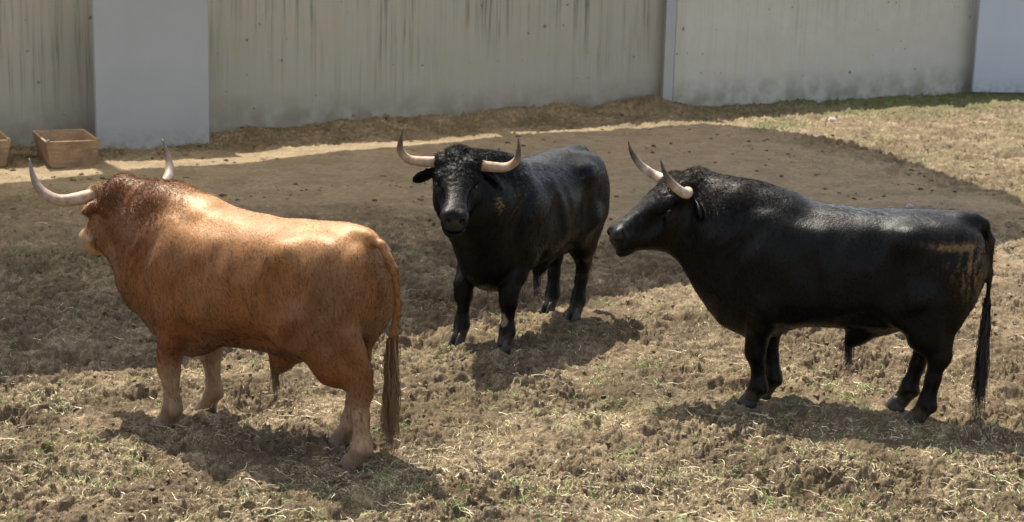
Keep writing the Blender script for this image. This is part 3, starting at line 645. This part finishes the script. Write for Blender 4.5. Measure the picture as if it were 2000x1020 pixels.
def col_black(brown):
    def fn(V, Nn, H, Mn, Hp):
        n = nz3(V, 4); n2 = nz3(V, 22, 3); n3 = nz3(V, 60, 6)
        c = np.tile(np.array((.0030, .0029, .0030)), (len(V), 1)); c = c*(1+.35*n[:, None])
        back = sstep(1.2, 1.40, V[:, 2])*sstep(.5, .2, V[:, 0]); c = mixc(c, (.026, .024, .023), back*.5*(.5+np.clip(n2, 0, 1)))
        if brown:   # dried dung on the haunch, dusty patches on the back
            sk = perlin(V[:, 0]*34, V[:, 2]*9, 81)+.7*perlin(V[:, 0]*70+V[:, 1]*30, V[:, 2]*60, 82)
            m = np.exp(-((V[:, 0]+.88)/.085)**2)*np.exp(-((V[:, 2]-1.04)/.17)**2)*sstep(-.35, .6, sk)
            m2 = np.exp(-((V[:, 0]+.76)/.12)**2)*np.exp(-((V[:, 2]-1.12)/.10)**2)*sstep(.15, .8, sk)
            rim = np.exp(-((V[:, 0]+.76)/.15)**2)*np.exp(-((V[:, 2]-(1.20+.25*(V[:, 0]+.76)**2+.012*n3))/.020)**2)
            c = mixc(c, (.20, .125, .050), np.clip(m*.85+m2*.55+rim*sstep(-.8, .2, sk)*1.2, 0, .85))
            d = np.exp(-((V[:, 0]+.10)/.24)**2)*sstep(1.27, 1.35, V[:, 2])*sstep(.1, .5, n3+.4*n2); c = mixc(c, (.26, .26, .26), d*.5)
            c = mixc(c, (.045, .032, .026), sstep(1.30, 1.48, V[:, 2])*sstep(.45, .7, V[:, 0])*.6)
        else:
            for px, py, pz, rr in ((.70, .18, .235, .042), (.72, -.24, .285, .032)):      # bald pale patches on the shins
                d = np.hypot((V[:, 1]-py), (V[:, 2]-pz)*.8); c = mixc(c, (.30, .22, .15), sstep(rr, rr*.6, d+.012*n2)*(V[:, 0] > px-.06)*.9)
            d = np.exp(-((V[:, 0]-.2)/.5)**2)*sstep(.45, .62, n3+.5*n2)*sstep(.9, 1.2, V[:, 2]); c = mixc(c, (.20, .20, .21), d*.45)
        if not brown: c = mixc(c, (.34, .21, .07), np.exp(-((V[:, 0]-.87)/.035)**2-((V[:, 2]-1.15)/.045)**2)*(V[:, 1] > .1)*sstep(-.2, .5, n3)*.9)
        lp = (V-Hp) @ Mn; head = (np.linalg.norm(V-Hp, axis=1) < .7)
        c = mixc(c, (.045, .042, .04), head*sstep(.30, .5, lp[:, 0])*sstep(-.16, -.05, lp[:, 2])*sstep(-.2, .4, n2)*.6)  # greyish highlights on the muzzle top put into the colour
        c = mixc(c, (.055, .045, .040), head*sstep(.595, .62, lp[:, 0])*sstep(-.15, -.12, lp[:, 2])*.7)
        ey = np.exp(-((lp[:, 0]-.19)/.032)**2-((lp[:, 2]+.09)/.026)**2)*head*(np.abs(lp[:, 1]) > .09); c = mixc(c, (.075, .055, .038), ey*.8)
        c = mixc(c, (.10, .075, .05), sstep(.16, .06, V[:, 2]+.05*n2)*.6)
        return np.clip(c, .004, .8)
    return fn
cream = (.40, .28, .18)

# tawny bull, seen three-quarters from behind, head turned away to the left
bull('bull', 'tawny red-brown bull seen from behind its left flank, with a long brown tail', 'bulls standing in the yard',
     *place('tawny'), dict(dz=.06, ear=-14, es=.68, mat=TAN_M, color=col_tawny, hoof=HOOF_T, hair=HAIR_T, hair2=HAIR_T, wide=1.04, hump=.85, h=.0095,
     poll=(1.17, 0, 1.425), head=(-24, -38, -5), throat=1.15, low=.04, jaw=.88, fore=STAND['tawny'][3], hind=STAND['tawny'][4],
     horns=([(.01, .10, -.03), (.02, .24, -.04), (.04, .37, -.02), (.06, .45, .07), (.05, .475, .18), (.02, .47, .30)],)*2,
     horncol=(cream, (.32, .235, .18), (.12, .10, .09)), hornw=1.1,
     tail=[(-.86, 0, 1.345), (-.97, .0, 1.30), (-1.055, -.01, 1.16), (-1.08, -.02, .96), (-1.055, -.01, .76), (-1.03, 0, .62)], tuft=.60, fold=1.3, nmane=14000))
# black bull facing the camera
bull('bull', 'black bull in the middle facing the camera with wide level horns and curly forehead', 'bulls standing in the yard',
     *place('facing'), dict(dz=.03, mat=BLK_M, color=col_black(False), hoof=HOOF_B, hair=HAIR_B, hair2=HAIR_B, h=.0095,
     poll=(1.02, -.02, 1.48), head=(31, -32, -4), fore=STAND['facing'][3], hind=STAND['facing'][4],
     horns=([(.01, .12, -.03), (.01, .25, -.04), (.01, .36, -.03), (.0, .425, .03), (-.01, .435, .12), (-.02, .42, .24)],)*2,
     horncol=(cream, (.40, .27, .17), (.085, .075, .065)), hornw=1.0, ear=15,
     tail=[(-.86, 0, 1.35), (-.97, .0, 1.30), (-1.02, .0, 1.15), (-1.02, -.0, .95), (-1.0, .0, .75), (-1.0, 0, .60)], tuft=.42, nmane=12000, lmane=.075, nfur=80000))
# black bull in profile
bull('bull', 'black bull on the right standing in profile facing left, dried dung on its haunch', 'bulls standing in the yard',
     *place('profile'), dict(dz=.05, sheath=.065, throat=1.10, low=.025, mat=BLK_M, color=col_black(True), hoof=HOOF_B, hair=HAIR_B, hair2=HAIR_B, h=.0095,
     poll=(1.13, 0, 1.47), head=(30, -34, -4), fore=STAND['profile'][3], hind=STAND['profile'][4],
     horns=([(.01, .10, -.03), (.03, .20, -.03), (.07, .28, .02), (.11, .31, .12), (.12, .32, .23), (.10, .32, .33)],)*2,
     horncol=((.56, .43, .28), (.46, .38, .29), (.04, .037, .034)), hornw=1.0,
     tail=[(-.86, 0, 1.36), (-.93, .0, 1.325), (-.97, .0, 1.22), (-.985, .0, 1.0), (-.985, .0, .80), (-.985, 0, .62)], tuft=.62, nmane=12000, nfur=80000))

# ------------------------------------------------------------------ loose stuff on the ground
def inview(n, y0, y1, power=1.0, tmax=.36):
    u = rng.random(n)**power; y = 1/(1/y0+(1/y1-1/y0)*u); x = (rng.random(n)*2-1)*tmax*y; return x, y
def clods(name, n, y0, y1, s0, s1, colr, flat=.6, keep=None, nv=2):
    x, y = inview(n, y0, y1)
    if keep is not None: k = keep(x, y); x, y = x[k], y[k]
    n = len(x); z = ground_h(x, y)
    ico = bpy.data.meshes.new('tmp'); import bmesh; bm = bmesh.new(); bmesh.ops.create_icosphere(bm, subdivisions=nv, radius=1); bm.verts.ensure_lookup_table()
    iv = np.array([v.co[:] for v in bm.verts]); jf = np.array([[v.index for v in f.verts] for f in bm.faces]); bm.free(); bpy.data.meshes.remove(ico)
    s = s0+(s1-s0)*rng.random(n)**2.5; V = np.repeat(iv[None], n, 0); off = rng.random((n, 1))*100
    lump = 1+.62*perlin(V[..., 0]*1.6+off, V[..., 1]*1.6+V[..., 2]*1.3)+.45*perlin(V[..., 2]*3.3+off, V[..., 0]*3.1+V[..., 1]*2.7, 2)
    V = V*lump[..., None]*s[:, None, None]*np.array((1, 1, flat))*(.75+.5*rng.random((n, 1, 3)))
    a = rng.random(n)*6.28; ca, sa = np.cos(a)[:, None], np.sin(a)[:, None]; X = V[..., 0]*ca-V[..., 1]*sa; Y = V[..., 0]*sa+V[..., 1]*ca
    V = np.stack([X+x[:, None], Y+y[:, None], V[..., 2]+(z+s*flat*.15)[:, None]], -1).reshape(-1, 3)
    F = (jf[None]+(np.arange(n)*len(iv))[:, None, None]).reshape(-1, 3)
    c = np.array(colr[0])+(np.array(colr[1])-np.array(colr[0]))*rng.random((n, 1)); c = np.repeat(c, len(iv), 0)
    N = NT(name+'_soil'); t = N.noise(N.coord(), 70, 4, .7); N.set(Base_Color=N.mix(N.ramp(t, [(.4, .6), (.65, 0)]), N.attr('coat'), (.05, .035, .02)), Roughness=.95, Specular_IOR_Level=.15, Normal=N.bump(t, .8, .006))
    o = mesh_obj(name, V, F, N.m, col=c); return o
tag(clods('soil_clods', 15000, 8.3, 19, .004, .019, ((.15, .11, .065), (.30, .225, .14)), keep=lambda x, y: rng.random(len(x)) < rough_mask(x, y)*sstep(-.5, .5, fbm(x*1.4, y*1.4, 3, 66)), nv=2), 'crumbly brown soil clods churned up across the yard', 'soil clods', kind='stuff')
tag(clods('dung_crumbs', 5200, 15.5, 31, .005, .034, ((.07, .05, .032), (.15, .105, .065)), .5, keep=lambda x, y: rng.random(len(x)) < sstep(-.15, .6, fbm(x*.9, y*.9, 3, 88))*sstep(14.5, 17.5, y), nv=2), 'dark crumbs of dry dung scattered over the sandy ground', 'dung crumbs', kind='stuff')
def blades(name, n, y0, y1, lmin, lmax, w, up, cols, label, cat, keep=None, cluster=0, curl=.03, rad=.06):
    if cluster:
        m = max(1, n//cluster); cx, cy = inview(m, y0, y1)
        if keep is not None: k = keep(cx, cy); cx, cy = cx[k], cy[k]
        x = np.repeat(cx, cluster); y = np.repeat(cy, cluster); x = x+rng.normal(size=len(x))*rad; y = y+rng.normal(size=len(x))*rad
    else:
        x, y = inview(n, y0, y1)
        if keep is not None: k = keep(x, y); x, y = x[k], y[k]
    n = len(x); z = ground_h(x, y)+(.006 if up < .3 else -.005); a = rng.random(n)*6.28
    d = np.stack([np.cos(a), np.sin(a), np.abs(rng.normal(size=n))*up*.4+up], -1)
    ln = lmin+(lmax-lmin)*rng.random(n)**2
    c = np.array(cols[0])+(np.array(cols[1])-np.array(cols[0]))*rng.random((n, 1)); c = c*(.75+.5*rng.random((n, 1)))
    N = NT(name+'_blade'); N.set(Base_Color=N.attr('coat'), Roughness=.6, Specular_IOR_Level=.3)
    o = strands(name, np.stack([x, y, z], -1), d, ln, w, N.m, None, curl, 4, .35 if up > .3 else .08, 5, col=c); tag(o, label, cat, kind='stuff')
straw_keep = lambda x, y: rng.random(len(x)) < np.clip(.10+.9*sstep(-.05, .45, fbm(x*1.1, y*1.1, 3, 61)+.3*sstep(10.3, 8.6, y)+.2*sstep(0, 2.5, x)), 0, 1)*sstep(16, 10.5, y)+.04
blades('straw', 24000, 8.3, 20, .02, .17, .0048, .08, ((.46, .37, .21), (.70, .61, .42)), 'short dry straw and dead grass stems strewn on the soil', 'straw', straw_keep, curl=.018)
blades('dry_grass', 16000, 8.3, 12.5, .04, .16, .004, .55, ((.42, .34, .15), (.30, .20, .09)), 'yellowed dry grass tufts in the foreground', 'dry grass', lambda x, y: straw_keep(x, y) & (fbm(x*1.7, y*1.7, 2, 77) > .05), cluster=26, curl=.02, rad=.07)
blades('green_grass', 20000, 8.3, 20, .02, .10, .0065, .8, ((.12, .24, .05), (.32, .42, .15)), 'small green weed tufts sprouting from the soil', 'weeds', lambda x, y: fbm(x*.8, y*.8, 2, 91) > -.15, cluster=16, curl=.012, rad=.035)
gk = lambda x, y: (x > 3.6) & (wall_dist(x, y) < 2.2+2.6*perlin(x*.8, y*.8, 8)) & (wall_dist(x, y) > .05)
blades('wall_grass', 120000, 20, 33, .02, .10, .011, .8, ((.05, .13, .03), (.14, .24, .07)), 'low green grass growing along the foot of the clean wall', 'grass', gk, cluster=20, curl=.01, rad=.10)
gk2 = lambda x, y: (x <= 4.0) & (wall_dist(x, y) < 1.5) & (wall_dist(x, y) > .05)
blades('wall_weeds', 60000, 19, 31, .03, .14, .008, .25, ((.16, .105, .05), (.10, .10, .04)), 'dead weeds and litter on the soil bank under the stained wall', 'dead weeds', gk2, cluster=20, curl=.02, rad=.12)
gk3 = lambda x, y: (x*.93+(y-22)*.38 > 3.6) & (wall_dist(x, y) > .5)
blades('yard_grass', 60000, 15.5, 31, .02, .10, .008, .35, ((.27, .215, .10), (.12, .17, .045)), 'sparse mixed dry and green grass on the far right of the yard', 'grass', gk3, cluster=18, curl=.012, rad=.12)

def stone(name, p, r, label, c):
    V = []; F = []; n, m = 9, 14; q = np.random.default_rng(int(r*1e4))
    for i in range(n):
        for j in range(m):
            a, b = math.pi*i/(n-1), 2*math.pi*j/m; d = Vector((math.sin(a)*math.cos(b), math.sin(a)*math.sin(b)*.8, math.cos(a)*.62))
            k = 1+.22*math.sin(3.1*d.x+2)*math.cos(4*d.y)+.12*math.sin(7*d.z+5*d.x); V.append(d*r*k)
    for i in range(n-1):
        for j in range(m): F.append((i*m+j, i*m+(j+1) % m, (i+1)*m+(j+1) % m, (i+1)*m+j))
    o = mesh_obj(name, V, F, simple(name+'_surface', c, .85), smooth=True); o.location = (p[0], p[1], float(ground_h(p[0], p[1]))+r*.3); tag(o, label, 'stone')
stone('stone', (4.69, 19.1), .055, 'small grey stone lying in the shade behind the right bull', (.33, .32, .30))
stone('stone', (5.35, 27.6), .09, 'flat pale stone on the grassy soil before the clean wall', (.48, .45, .40))
